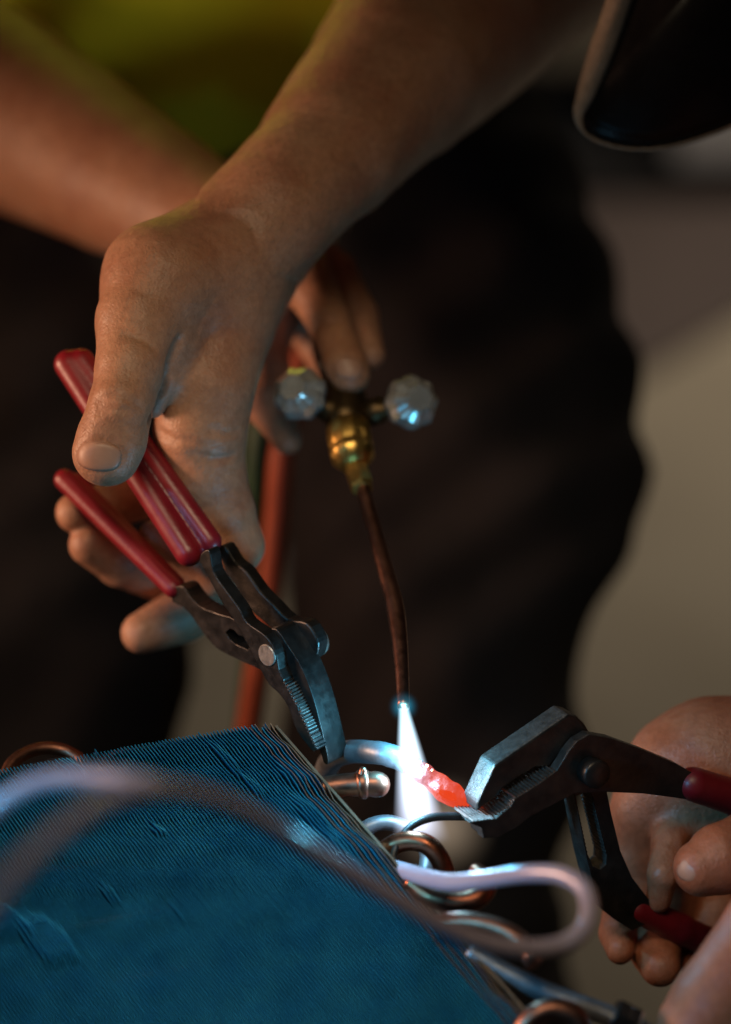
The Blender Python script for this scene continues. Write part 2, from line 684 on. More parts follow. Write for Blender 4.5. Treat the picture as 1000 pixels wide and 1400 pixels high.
# dark low cabinet with a pale top, far behind
b0 = on_floor(960, 282)
cab = empty('storage_cabinet', Vector((b0.x, b0.y + 0.35, 0)), 'pale grey cabinet on a dark plinth far behind the visor', 'cabinet')
box_mesh('plinth', (b0.x - 0.34, b0.y, 0.0), (b0.x + 0.9, b0.y + 0.7, 0.085), CAB, cab)
box_mesh('cabinet_body', (b0.x - 0.06, b0.y - 0.02, 0.088), (b0.x + 0.9, b0.y + 0.68, 0.66), PALE, cab)
box_mesh('cabinet_top', (b0.x - 0.08, b0.y - 0.04, 0.663), (b0.x + 0.92, b0.y + 0.70, 0.69), PALE, cab)
# ================================================================== the worker
# torch hand and pliers hand, forearms, torso (one skin mesh); shirt and trousers are children
S1 = Solid()
# forearm + wrist of the pliers arm (comes down from the upper right)
S1.chain([(985, -330, 330, 150), (760, -120, 225, 156), (610, 20, 150, 145), (540, 105, 112, 122), (450, 205, 76, 98), (375, 285, 52, 82)], 10)
# hand mass: carpus and thumb base
S1.chain([(392, 262, 58, 62), (300, 372, 46, 90), (272, 430, 46, 84)], 14)
S1.chain([(345, 320, 48, 52), (222, 384, 28, 79)], 14)
# index metacarpal and first phalanx
S1.chain([(352, 320, 60, 52), (306, 440, 44, 71), (284, 530, 36, 65), (274, 590, 37, 65), (282, 645, 40, 56), (303, 700, 43, 46), (321, 746, 46, 39)], 9)
# outer side of the hand behind the tool
S1.chain([(340, 380, 70, 60), (286, 520, 72, 58), (280, 640, 78, 46), (292, 740, 84, 40)], 14)
# thumb
S1.chain([(222, 384, 28, 78), (192, 440, 18, 62), (177, 505, 9, 47)], 7)
S1.chain([(177, 505, 9, 47), (167, 552, 7, 46.5), (153, 598, 5, 49), (145, 619, 5, 48)], 6, 3)
S1.chain([(163, 550, 0, 30)], 8)
# flat nail bed on the thumb
S1.mm(vp(132, 628, -6.0 - 34.3), vp(140, 618, -6.0 - 34.3), 34, 34, 3, 'sub')
# index: middle and end phalanx fold back behind the upper grip
S1.chain([(321, 746, 46, 37), (298, 780, 60, 32), (250, 765, 62, 30), (215, 737, 58, 27)], 4)
# middle, ring and little finger come round behind the lower grip
S1.chain([(292, 660, 88, 38), (226, 668, 92, 33), (150, 690, 74, 30), (102, 702, 66, 26)], 4)
S1.chain([(292, 730, 92, 36), (230, 790, 96, 34), (165, 768, 76, 33), (121, 745, 66, 27)], 4)
S1.chain([(292, 740, 92, 38), (300, 812, 92, 36), (250, 842, 80, 36), (193, 866, 70, 28)], 4)
# skin between thumb and forefinger
S1.chain([(232, 470, 24, 40), (219, 515, 22, 30), (210, 556, 24, 19)], 5, 6)
# creases
for pts in ([(246, 466, 2, 3), (232, 500, -2, 6.5), (219, 540, -2, 7), (208, 575, -2, 6)],):
    S1.chain([(x, y, surf_depth(S1, x, y, -60, 120) or 20, r) for x, y, _, r in pts], 3.5, kind='sub')


def crease(sol, pts, r=1.6, k=2.2, d0=-60, d1=120, sink=0.0):
    q = []
    for x, y in pts:
        d = surf_depth(sol, x, y, d0, d1)
        if d is not None:
            q.append((x, y, d - 0.2 + sink, r))
    if len(q) > 1:
        sol.chain(q, k, kind='sub')


crease(S1, [(132, 548), (152, 540), (176, 545), (196, 560)], 1.5, 2.5)
crease(S1, [(134, 562), (154, 556), (180, 564)], 1.2, 2.5)
crease(S1, [(214, 590), (236, 602), (262, 606)], 1.2, 2.5)
crease(S1, [(290, 588), (310, 593), (328, 590)], 1.2, 2.5)
crease(S1, [(262, 622), (292, 630), (322, 624)], 1.0, 2.5)
crease(S1, [(172, 455), (195, 462), (212, 478)], 1.5, 3)
# tendons under the skin
S1.chain([(300, 330, 8, 6), (270, 400, 2, 6)], 8)
S1.ops.pop()


def hand_noise(X):
    r = np.zeros(len(X))
    g = np.random.default_rng(11)
    for f_, a_ in ((0.05, 0.55), (0.10, 0.34), (0.2, 0.16), (0.42, 0.08)):
        for _ in range(4):
            d = g.normal(size=3)
            d *= f_ * g.uniform(0.7, 1.3) / np.linalg.norm(d)
            r += a_ / 2 * np.sin(X @ d + g.uniform(0, 6.3))
    return r


nail_rim = [(136 + 33 * math.cos(a), 624 + 21 * math.sin(a)) for a in np.linspace(R(150), R(390), 12)]
crease(S1, nail_rim, 1.8, 1.0, -40, 60)
V1, Q1 = S1.mesh(0.78, hand_noise)

S2 = Solid()
# torch arm comes in from the left behind
S2.chain([(-480, -110, 380, 160), (-220, 30, 320, 150), (0, 152, 258, 130), (160, 240, 208, 104), (235, 282, 186, 92), (340, 335, 158, 76)], 12)
S2.chain([(340, 335, 158, 76), (395, 366, 134, 62)], 12)
S2.chain([(395, 360, 124, 52), (426, 392, 108, 37), (452, 442, 96, 32), (474, 500, 82, 31), (479, 513, 80, 29)], 5)
S2.chain([(410, 340, 140, 42), (462, 372, 138, 27), (494, 430, 128, 24), (508, 485, 116, 21)], 4)
S2.chain([(375, 390, 134, 52), (350, 470, 114, 44), (366, 545, 102, 36), (393, 600, 96, 22)], 5)
S2.chain([(395, 390, 145, 46), (440, 470, 146, 30), (470, 540, 130, 26)], 5)
crease(S2, [(432, 448), (452, 440), (472, 438)], 2.0, d0=40, d1=260)
V2, Q2 = S2.mesh(1.3, hand_noise)

# torso skin under the shirt (coarse) so that the two arms belong to one body
S3 = Solid()
S3.chain([(300, 60, 470, 260), (310, -300, 440, 290), (330, -700, 400, 300)], 30)
S3.chain([(-30, -760, 400, 130), (-560, -560, 400, 120), (-480, -110, 380, 150)], 40)
S3.chain([(700, -780, 400, 130), (1080, -680, 400, 120), (985, -330, 330, 145)], 40)
S3.chain([(330, -760, 400, 150), (330, -1000, 380, 110)], 30)
V3, Q3 = S3.mesh(6.0)

Vb = np.vstack((V1, V2, V3))
Qb = np.vstack((Q1, Q2 + len(V1), Q3 + len(V1) + len(V2)))
worker = build_np('person', Vb, Qb, SKIN)
tag(worker, 'person in yellow green shirt and dark trousers holding torch and red handled pliers', 'person')
fingernail(S1, 136, 624, 31, 20, R(4), -40, 60, NAIL, worker, 0.22)
fingernail(S2, 477, 503, 20, 16, R(8), 40, 200, NAIL, worker, 0.35)

# fine hair on the pliers arm, lying along it
HAIR = mottled('light_brown_hair', (0.30, 0.20, 0.10), (0.40, 0.27, 0.14), 50, 0.4, 0.5)
sc1 = 0.24 * (800 + V1[:, 1]) / 800
hx, hy = 500 + V1[:, 0] / sc1, 700 - V1[:, 2] / sc1
pool = np.where((hx + 0.75 * hy > 520) & (hy < 400) & (hy > -60) & (V1[:, 1] < 110))[0]
cen = np.array([vp(*p) for p in ((610, 20, 150), (540, 105, 112), (450, 205, 76), (375, 285, 52), (300, 400, 46))])
hv, hf = [], []
for iv in rng.choice(pool, 700, replace=False):
    p0 = V1[iv]
    k_ = int(np.argmin(np.linalg.norm(cen - p0, axis=1)))
    ax_ = cen[min(k_ + 1, 4)] - cen[max(k_ - 1, 0)]
    ax_ /= np.linalg.norm(ax_)
    nrm_ = p0 - cen[k_]
    nrm_ -= ax_ * np.dot(nrm_, ax_)
    nrm_ /= np.linalg.norm(nrm_)
    sd = np.cross(ax_, nrm_)
    dr = ax_ * 0.8 + sd * rng.uniform(-0.1, 0.7) + nrm_ * 0.45
    ln_ = rng.uniform(4, 9)
    b_ = len(hv)
    for t_ in (0, 0.35, 0.7, 1.0):
        c_ = p0 + dr * ln_ * t_ - nrm_ * (0.28 * ln_ * t_ * t_) - nrm_ * 0.3
        w_ = 0.075 * (1 - 0.75 * t_)
        for a_ in (0, 2.1, 4.2):
            hv.append(vw(*(c_ + (sd * math.cos(a_) + nrm_ * math.sin(a_)) * w_)))
    for q_ in range(3):
        for e_ in range(3):
            f_ = (e_ + 1) % 3
            hf.append((b_ + q_ * 3 + e_, b_ + q_ * 3 + f_, b_ + q_ * 3 + 3 + f_, b_ + q_ * 3 + 3 + e_))
build('arm_hair', hv, hf, HAIR, worker)['kind'] = 'stuff'

# trousers
S4 = Solid()
S4.chain([(120, 330, 430, 260), (470, 330, 430, 300)], 60)
hipR, hipL = vp(600, 520, 400), vp(60, 520, 410)


def leg(sol, pts, hip, foot, r0, r1):
    sol.chain(pts, 60)


S4.chain([(520, 330, 425, 300), (618, 560, 400, 246), (600, 800, 405, 212), (592, 1100, 440, 192), (596, 1500, 560, 170)], 16)
S4.chain([(745, 640, 385, 122), (735, 560, 390, 120)], 40)
S4.chain([(120, 330, 430, 280), (60, 560, 410, 250), (50, 820, 415, 212), (40, 1100, 450, 195), (30, 1500, 560, 170)], 16)
for (kx, ky, kd) in ((596, 1500, 560), (30, 1500, 560)):
    k0 = P(kx, ky, kd)
    f0 = to_view((k0.x, k0.y + 0.05, 0.09))
    S4.mm(vp(kx, ky, kd), f0, 170 * s_at(kd), 62, 40)


def folds(X):
    x, y, z = X[:, 0], X[:, 1], X[:, 2]
    return 4.5 * np.sin(z * 0.05 + x * 0.035 + 1.4 * np.sin(x * 0.02)) + 3.2 * np.sin(z * 0.11 - x * 0.08 + y * 0.05 + np.sin(z * 0.03))


V4, Q4 = S4.mesh(6.0, folds)
build_np('trousers', V4, Q4, TROUSER, worker)
# shoes
for fx in (596, 30):
    k0 = P(fx, 1500, 560)
    S5 = Solid()
    fy = k0.y + 0.03
    S5.mm(to_view((k0.x, fy + 0.02, 0.07)), to_view((k0.x, fy - 0.13, 0.045)), 46, 40, 10)
    S5.mm(to_view((k0.x, fy + 0.03, 0.05)), to_view((k0.x, fy - 0.02, 0.05)), 45, 45, 10)
    S5.mm(to_view((k0.x, fy + 0.02, 0.07)), to_view((k0.x, fy + 0.02, 0.14)), 46, 44, 10)
    v, q = S5.mesh(6.0)
    build_np('shoe', v, q, CAB, worker)
# shirt
S6 = Solid()
S6.chain([(300, -720, 395, 330), (270, -320, 410, 330), (270, -120, 395, 318), (300, -60, 390, 316)], 60)
S6.chain([(300, -60, 390, 312), (490, -95, 372, 282)], 60)
S6.chain([(-40, -740, 400, 160), (-430, -620, 400, 150)], 60)
S6.chain([(700, -770, 400, 160), (1000, -720, 400, 150)], 60)


def sfolds(X):
    x, y, z = X[:, 0], X[:, 1], X[:, 2]
    return 3.5 * np.sin(x * 0.06 + z * 0.025 + np.sin(z * 0.02)) + 2.0 * np.sin(x * 0.03 - z * 0.09)


V6, Q6 = S6.mesh(6.0, sfolds)
build_np('shirt', V6, Q6, SHIRT, worker)

# ================================================================== pliers held by the worker
PA = Plane(vp(365, 897, 4), (0.66, 0.70, 0.27))


def z1(pts):
    return [(220 + x / 3.704, 730 + y / 3.704) for x, y in pts]


def sm(pts, n=4):
    return [tuple(p) for p in catmull(pts, n)]


def saw(p, q, n, depth):
    """a toothed edge from p to q (pixels)"""
    p, q = np.array(p, float), np.array(q, float)
    d = q - p
    nn = np.array((-d[1], d[0])) / np.linalg.norm(d)
    out = []
    for i in range(n):
        out.append(tuple(p + d * (i / n)))
        out.append(tuple(p + d * ((i + 0.5) / n) + nn * depth))
    out.append(tuple(q))
    return out


def tooth_row(name, pts, pitch, pl, o0, o1, size, m, parent):
    """file-cut ridges running across a jaw's gripping edge"""
    P3 = [pl.hit(x, y, o0) for x, y in pts]
    verts, faces = [], []
    for a, b in zip(P3[:-1], P3[1:]):
        d = b - a
        ln = np.linalg.norm(d)
        d /= ln
        up = np.cross(pl.e, d)
        if up[2] < 0:
            up = -up
        k = 0.5 * pitch
        while k < ln:
            c = a + d * k
            sz = size * random.uniform(0.85, 1.1)
            n0 = len(verts)
            for oo in (0, o1 - o0):
                for (u, v_) in ((-0.42 * pitch, -0.3), (0.42 * pitch, -0.3), (0.12 * pitch, sz), (-0.12 * pitch, sz)):
                    verts.append(vw(*(c + d * u + up * v_ + pl.e * oo)))
            faces += [(n0, n0 + 1, n0 + 2, n0 + 3), (n0 + 7, n0 + 6, n0 + 5, n0 + 4)]
            for e_ in range(4):
                f_ = (e_ + 1) % 4
                faces.append((n0 + e_, n0 + 4 + e_, n0 + 4 + f_, n0 + f_))
            k += pitch
    return build(name, verts, faces, m, parent, smooth=False)


plA = empty('adjustable_pliers', P(450, 1040, 10), 'black pliers with two bright red dipped grips in the worker\'s hand', 'pliers')
left_jaw_inner = saw(*z1([(622, 738), (690, 862)]), 7, 1.2) + saw(*z1([(700, 900), (790, 1095)]), 10, -1.4)
front = sm(z1([(196, 140), (205, 100), (245, 85), (268, 195), (332, 290), (398, 380), (436, 448), (528, 515), (578, 590), (598, 690)])) \
    + left_jaw_inner + sm(z1([(770, 1105), (690, 1000), (645, 880), (600, 812), (548, 762), (505, 690), (460, 600), (385, 460), (310, 350), (250, 240)]))
plate('jaw_arm', front, PA, 0, 5.0, BLACK, plA, 0.45)
back = z1([(280, 70), (320, 60), (372, 140), (430, 190), (500, 290), (560, 350), (640, 430), (735, 450), (790, 530), (795, 590), (770, 640), (700, 640), (640, 560), (560, 480), (470, 400), (400, 300), (330, 190)])
plate('back_cheek', sm(back, 3), PA, 13, 5.0, BLACK, plA, 0.6)
right_jaw = sm(z1([(545, 482), (588, 486), (640, 560), (715, 680), (772, 830), (812, 980), (842, 1110), (846, 1165), (826, 1160), (815, 1125)])) \
    + saw(*z1([(800, 1080), (715, 868)]), 10, 1.0) + z1([(690, 800), (662, 705), (625, 610)])
plate('jaw', right_jaw, PA, 4.5, 9.5, BLACK, plA, 0.8)
tooth_row('tooth_row', z1([(640, 760), (692, 860), (712, 905), (770, 1045)]), 1.1, PA, 0.4, 11, 0.35, STEEL, plA)
lower = z1([(48, 300), (62, 272), (112, 268), (150, 320), (205, 372), (300, 408), (375, 435), (450, 520), (560, 590), (600, 700), (560, 740), (505, 690), (400, 640), (300, 590), (250, 545), (200, 480), (130, 385), (60, 345)])
slot = z1([(328, 500), (350, 480), (372, 488), (392, 512), (418, 520), (432, 545), (452, 570), (440, 588), (408, 572), (380, 560), (350, 535)])
plate('slotted_arm', sm(lower, 3), PA, 5.6, 7.0, BLACK, plA, 0.8, hole=slot)
pa = PA.hit(363, 897, -1.0)
lathe('rivet', pa + PA.e * 0.4, pa + PA.e * 3, [(0, 3.5), (0.12, 3.8), (0.13, 3.8), (1, 3.8)], RIVET, plA, 28, False)
pb = PA.hit(427, 878, 17.6)
lathe('rivet', pb, pb + PA.e * 3.2, [(0, 5.4), (0.6, 5.4), (0.9, 5.1), (1, 4.4)], RIVET, plA, 28)
pc = PA.hit(380, 900, 2)
lathe('pivot_pin', pc + PA.e * 3, pc + PA.e * 15, [(0, 2.4), (1, 2.4)], BLACK, plA, 20)


def on(pl, px, py, off):
    h = pl.hit(px, py, off)
    return (px, py, h[1])


G = Solid()
q0, q1_ = on(PA, 94, 498, 7), on(PA, 258, 756, 3)
G.chain([(*q0, 20), (*q1_, 19)], 3)
q0, q1_ = on(PA, 112, 494, 10), on(PA, 288, 740, 10)
G.chain([(*q0, 18), (*q1_, 16)], 1.2)
v, q = G.mesh(0.7)
build_np('grip', v, q, RED, plA)
G = Solid()
q0, q1_ = on(PA, 89, 656, 6), on(PA, 237, 804, 7)
G.chain([(*q0, 15), (*q1_, 14)], 3)
q0, q1_ = on(PA, 104, 660, 13), on(PA, 242, 799, 12)
G.chain([(*q0, 14), (*q1_, 12)], 2)
v, q = G.mesh(0.7)
build_np('grip', v, q, RED, plA)

# ================================================================== torch
torch = empty('brazing_torch', P(552, 965, 0), 'brass brazing torch with two clear valve knobs and bent copper tip tube', 'torch')
tube('tip_tube', [(494, 652, 60, 8), (500, 682, 55, 10), (513, 728, 46, 10.5), (528, 782, 34, 11), (540, 828, 24, 12.5), (546, 872, 14, 11.5), (550, 920, 3, 9.5), (552, 967, -8, 8.5)], DCOPPER, torch, 20, 8)
a, b = vp(475, 582, 76), vp(485, 638, 64)
lathe('union_nut', a, b, [(0, 6.4), (0.05, 7.6), (0.10, 7.9), (0.52, 7.9), (0.56, 7.4), (0.60, 7.4), (0.64, 7.9), (0.78, 7.6), (0.84, 6.2), (1.0, 4.6)], BRASS, torch, 48, True, (12, 0.02))
a, b = vp(485, 632, 66), vp(496, 668, 57)
lathe('hex_nut', a, b, [(0, 3.9), (0.08, 4.3), (0.9, 4.3), (1, 3.8)], BRASS, torch, 6, False)
a, b = vp(464, 508, 96), vp(477, 590, 74)
lathe('valve_body', a, b, [(0, 5.5), (0.2, 7), (0.5, 8.6), (0.8, 8.0), (1, 6.6)], DBRASS, torch, 24)
a, b = vp(424, 330, 190), vp(464, 512, 104)
lathe('handle', a, b, [(0, 7), (0.1, 8), (0.9, 8), (1, 7)], WIRE, torch, 24)
GLASSK = mottled('cloudy_faceted_plastic', (0.40, 0.405, 0.39), (0.52, 0.52, 0.50), 60, 0.20, 0.34, 0.6, 400, 0.03)
for (kx, ky, kd, sx, sy, sd, sg) in ((410, 538, 70, 462, 566, 80, -1), (563, 550, 70, 500, 566, 80, 1)):
    k0, k1 = vp(kx, ky, kd), vp(sx, sy, sd)
    ax = (k0 - k1) / np.linalg.norm(k0 - k1)
    ax2 = ax * 0.55 + np.array((0, -0.80, 0.1))
    ax2 /= np.linalg.norm(ax2)
    lathe('valve_stem', k1, k0, [(0, 5), (0.35, 5), (0.4, 3.4), (1, 3.4)], DBRASS, torch, 18)
    kb = lathe('valve_knob', k0 - ax2 * 6, k0 + ax2 * 7.5, [(0, 5.5), (0.12, 8.6), (0.45, 9.6), (0.72, 8.4), (0.9, 5.6), (1, 4.6)], GLASSK, torch, 32, False, (8, 0.055))


# ------------------------------------------------------------------ flame
def flame_mat(name, stops, col_stops, axis_a, axis_b, strength, ball=None, cyl=None):
    """glowing gas: emission thins out along the flame's own axis (object space) and, being a volume, towards its edge"""
    m = bpy.data.materials.new(name)
    m.use_nodes = True
    nt = m.node_tree
    nt.nodes.clear()
    out = nt.nodes.new('ShaderNodeOutputMaterial')
    em = nt.nodes.new('ShaderNodeEmission')
    tc = nt.nodes.new('ShaderNodeTexCoord')
    sub = nt.nodes.new('ShaderNodeVectorMath')
    sub.operation = 'SUBTRACT'
    sub.inputs[1].default_value = axis_a
    dot = nt.nodes.new('ShaderNodeVectorMath')
    dot.operation = 'DOT_PRODUCT'
    d = Vector(axis_b) - Vector(axis_a)
    dot.inputs[1].default_value = d / d.length_squared
    nt.links.new(tc.outputs['Object'], sub.inputs[0])
    nt.links.new(sub.outputs[0], dot.inputs[0])
    r = nt.nodes.new('ShaderNodeValToRGB')
    while len(r.color_ramp.elements) < len(stops):
        r.color_ramp.elements.new(0.5)
    for e, (p, v) in zip(r.color_ramp.elements, stops):
        e.position = p
        e.color = (v, v, v, 1)
    c = nt.nodes.new('ShaderNodeValToRGB')
    while len(c.color_ramp.elements) < len(col_stops):
        c.color_ramp.elements.new(0.5)
    for e, (p, v) in zip(c.color_ramp.elements, col_stops):
        e.position = p
        e.color = (*v, 1)
    mul = nt.nodes.new('ShaderNodeMath')
    mul.operation = 'MULTIPLY'
    mul.inputs[1].default_value = strength
    nt.links.new(dot.outputs['Value'], r.inputs[0])
    nt.links.new(dot.outputs['Value'], c.inputs[0])
    nt.links.new(r.outputs[0], mul.inputs[0])
    res = mul.outputs[0]
    if cyl:
        r0, r1, pw_ = cyl
        tt = nt.nodes.new('ShaderNodeVectorMath')
        tt.operation = 'SCALE'
        tt.inputs[0].default_value = d
        nt.links.new(dot.outputs['Value'], tt.inputs['Scale'])
        ds = nt.nodes.new('ShaderNodeVectorMath')
        ds.operation = 'DISTANCE'
        nt.links.new(sub.outputs[0], ds.inputs[0])
        nt.links.new(tt.outputs[0], ds.inputs[1])
        rad = nt.nodes.new('ShaderNodeMapRange')
        rad.inputs[3].default_value = r0
        rad.inputs[4].default_value = r1
        nt.links.new(dot.outputs['Value'], rad.inputs[0])
        dv = nt.nodes.new('ShaderNodeMath')
        dv.operation = 'DIVIDE'
        nt.links.new(ds.outputs['Value'], dv.inputs[0])
        nt.links.new(rad.outputs[0], dv.inputs[1])
        om = nt.nodes.new('ShaderNodeMath')
        om.operation = 'SUBTRACT'
        om.use_clamp = True
        om.inputs[0].default_value = 1
        nt.links.new(dv.outputs[0], om.inputs[1])
        pw = nt.nodes.new('ShaderNodeMath')
        pw.operation = 'POWER'
        pw.inputs[1].default_value = pw_
        nt.links.new(om.outputs[0], pw.inputs[0])
        m2 = nt.nodes.new('ShaderNodeMath')
        m2.operation = 'MULTIPLY'
        nt.links.new(pw.outputs[0], m2.inputs[0])
        nt.links.new(res, m2.inputs[1])
        res = m2.outputs[0]
    if ball:
        c_, rx, sq = ball            # centre, radius, stretch of the axis
        ln = nt.nodes.new('ShaderNodeVectorMath')
        ln.operation = 'DISTANCE'
        ln.inputs[1].default_value = c_
        nt.links.new(tc.outputs['Object'], ln.inputs[0])
        mr = nt.nodes.new('ShaderNodeMapRange')
        mr.inputs[1].default_value = 0
        mr.inputs[2].default_value = rx
        mr.inputs[3].default_value = 1
        mr.inputs[4].default_value = 0
        nt.links.new(ln.outputs['Value'], mr.inputs[0])
        pw = nt.nodes.new('ShaderNodeMath')
        pw.operation = 'POWER'
        pw.inputs[1].default_value = sq
        nt.links.new(mr.outputs[0], pw.inputs[0])
        m2 = nt.nodes.new('ShaderNodeMath')
        m2.operation = 'MULTIPLY'
        nt.links.new(pw.outputs[0], m2.inputs[0])
        nt.links.new(res, m2.inputs[1])
        res = m2.outputs[0]
    nt.links.new(res, em.inputs['Strength'])
    nt.links.new(c.outputs[0], em.inputs['Color'])
    nt.links.new(em.outputs[0], out.inputs['Volume'])
    return m


flame = empty('torch_flame', P(580, 1140, 0), 'white blue gas flame blowing down from the torch tip onto the pipe', 'flame')


def flame_part(name, a, b, prof, stops, cols, strength, ball=None, cyl=None):
    o = lathe(name, a, b, prof, None, flame, 40)
    off = flame.location
    if ball:
        ball = (vw(*ball[0]) - off, ball[1] / 1000, ball[2])
    m = flame_mat(name + '_gas', stops, cols, vw(*a) - off, vw(*b) - off, strength, ball, cyl)
    o.data.materials.clear()
    o.data.materials.append(m)
    return o


def ball_prof(r, length):
    return [(0.5 - 0.5 * math.cos(math.pi * k / 14), max(0.02, r * math.sin(math.pi * k / 14))) for k in range(15)]


fa, fb = vp(552, 967, -8), vp(578, 1160, -4)
flame_part('flame_core', fa, fb, [(0, 2.0), (0.25, 4.2), (0.5, 6.4), (0.75, 8.6), (1, 10.8)],
           [(0, 1.0), (0.2, 0.9), (0.5, 0.55), (0.76, 0.22), (0.98, 0.0)],
           [(0, (0.50, 0.82, 1.0)), (0.3, (0.66, 0.84, 1.0)), (0.8, (0.72, 0.78, 1.0))], 1300, None, (0.0020, 0.0106, 1.3))
hc_ = vp(552, 966, -8)
flame_part('flame_halo', hc_ + (0, 0, 8), hc_ - (0, 0, 8), ball_prof(8, 16), [(0, 1), (1, 1)],
           [(0, (0.02, 0.45, 0.72)), (1, (0.04, 0.5, 0.8))], 260, (hc_, 6, 3.0))
tc_ = vp(606, 1130, 2)
flame_part('flame_tail', tc_ + (-10, 0, 22), tc_ + (14, 0, -24), ball_prof(22, 40), [(0, 1), (1, 1)],
           [(0, (1.0, 0.80, 0.62)), (1, (1.0, 0.72, 0.45))], 17, (tc_, 20, 2.0))


def point_lamp(name, loc, power, col, rad):
    l = bpy.data.lights.new(name, 'POINT')
    l.energy = power
    l.color = col
    l.shadow_soft_size = rad
    o = bpy.data.objects.new(name, l)
    COL.objects.link(o)
    o.location = loc
    return o


point_lamp('flame_light', P(553, 985, -14), 0.13, (0.10, 0.62, 1.0), 0.003)
point_lamp('flame_light', P(562, 1050, -14), 0.09, (0.30, 0.68, 1.0), 0.004)

# ================================================================== heated pipe
pipe = empty('brazed_pipe', P(520, 1045, -2), 'dull grey pipe bent over the coil with red hot end in the flame', 'pipe')
tube('pipe_run', [(436, 1130, 46, 15), (440, 1080, 42, 15.5), (450, 1044, 32, 16), (472, 1029, 18, 16.2), (515, 1029, 0, 16), (545, 1037, -4, 16), (572, 1053, -5, 15)], ALU, pipe, 24, 10, 0.02)
HOT = bpy.data.materials.new('glowing_hot_metal')
HOT.use_nodes = True
hb = bsdf(HOT)
hb.inputs['Base Color'].default_value = (0.09, 0.025, 0.02, 1)
hb.inputs['Roughness'].default_value = 0.42
hb.inputs['Metallic'].default_value = 0.3
n = noise(HOT, 190, 4, 0.6)
n2 = noise(HOT, 60, 3, 0.5)
geo = N(HOT, 'ShaderNodeNewGeometry')
dotn = N(HOT, 'ShaderNodeVectorMath')
dotn.operation = 'DOT_PRODUCT'
ha, hc = P(575, 1056, -6), P(640, 1096, -7)
hd = (hc - ha) / (hc - ha).length_squared
dotn.inputs[1].default_value = hd
L(HOT, geo.outputs['Position'], dotn.inputs[0])
addn = N(HOT, 'ShaderNodeMath')
addn.operation = 'ADD'
addn.inputs[1].default_value = -ha.dot(hd)
L(HOT, dotn.outputs['Value'], addn.inputs[0])
mixn = N(HOT, 'ShaderNodeMath')
mixn.operation = 'MULTIPLY_ADD'
mixn.inputs[1].default_value = 0.7
L(HOT, n2.outputs[0], mixn.inputs[0])
L(HOT, addn.outputs[0], mixn.inputs[2])
rr = ramp(HOT, mixn.outputs[0], [(0.35, (0.40, 0.11, 0.15)), (0.56, (0.66, 0.08, 0.06)), (0.74, (1.0, 0.095, 0.014)), (1.0, (0.9, 0.06, 0.010))])
L(HOT, rr.outputs[0], hb.inputs['Emission Color'])
hb.inputs['Emission Strength'].default_value = 0.8
bump(HOT, n.outputs[0], 0.9, 0.0016)
H = Solid()
H.chain([(562, 1047, -5, 15.5), (580, 1058, -6, 15), (602, 1073, -6, 14.5), (618, 1083, -7, 12), (646, 1101, -7, 6.5)], 2)
H.chain([(608, 1085, -8, 10), (622, 1093, -8, 8)], 4)


def lumps(X):
    x, y, z = X[:, 0], X[:, 1], X[:, 2]
    r = np.zeros(len(x))
    g = np.random.default_rng(3)
    for f_, a_ in ((0.5, 0.30), (0.9, 0.24), (1.6, 0.14), (2.6, 0.07)):
        for _ in range(3):
            d = g.normal(size=3)
            d *= f_ / np.linalg.norm(d)
            r += a_ / 1.7 * np.sin(x * d[0] + y * d[1] + z * d[2] + g.uniform(0, 6.3))
    return r


v, q = H.mesh(0.35, lumps)
SPARK = bpy.data.materials.new('glowing_bead')
SPARK.use_nodes = True
bsdf(SPARK).inputs['Emission Color'].default_value = (1.0, 0.55, 0.22, 1)
bsdf(SPARK).inputs['Emission Strength'].default_value = 9
for x_, y_, r_ in ((575, 1042, 0.45), (584, 1047, 0.5), (591, 1053, 0.3), (622, 1076, 0.3), (636, 1094, 0.4)):
    c_ = vp(x_, y_, -9)
    lathe('glowing_bead', c_ - (0, 0, r_), c_ + (0, 0, r_), [(0.02, r_ * 0.3), (0.25, r_ * 0.87), (0.5, r_), (0.75, r_ * 0.87), (0.98, r_ * 0.3)], SPARK, pipe, 10)
build_np('hot_joint', v, q, HOT, pipe)['label'] = 'lumpy orange red glowing joint'

# ================================================================== finned coil
CO, CA, CB = vp(368, 986, 2), vp(0, 1052, -8), vp(730, 1400, -66)
ef = CB - CO
ef /= np.linalg.norm(ef)
et = CA - CO
et /= np.linalg.norm(et)
nn = np.cross(ef, et)
nn /= np.linalg.norm(nn)
if nn[1] > 0:
    nn = -nn
coil = empty('finned_coil', vw(*(CO + ef * 110 + et * 90 - nn * 30)), 'blue finned heat exchanger coil with bent copper return tubes at its end', 'coil')
PITCH_F = 1.14
NF = 180
LEN = 215.0


def coil_xy(px, py):
    """(distance along the fin, distance along the tubes) of a photograph point on the coil's face"""
    pl = Plane(CO, nn)
    h = pl.hit(px, py) - CO
    M = np.array([ef, et]).T
    return np.linalg.lstsq(M, h, rcond=None)[0]


folds_ = []
for (px, py, rx, ry, am) in ((4, 1258, 9, 6, 1.2), (62, 1284, 12, 7, 1.3), (150, 1222, 5, 2, 0.7), (98, 1052, 5, 3, 1.6),
                             (215, 1135, 3, 1.5, 1.0), (310, 1040, 9, 2.0, 0.9), (345, 1075, 6, 2, 0.8), (250, 1255, 3, 1.2, 0.5), (430, 1120, 12, 3, 0.8),
                             (470, 1180, 14, 4, 1.0), (400, 1060, 8, 3, 0.7)):
    s_, t_ = coil_xy(px, py)
    folds_.append((s_, t_, rx, ry, am))


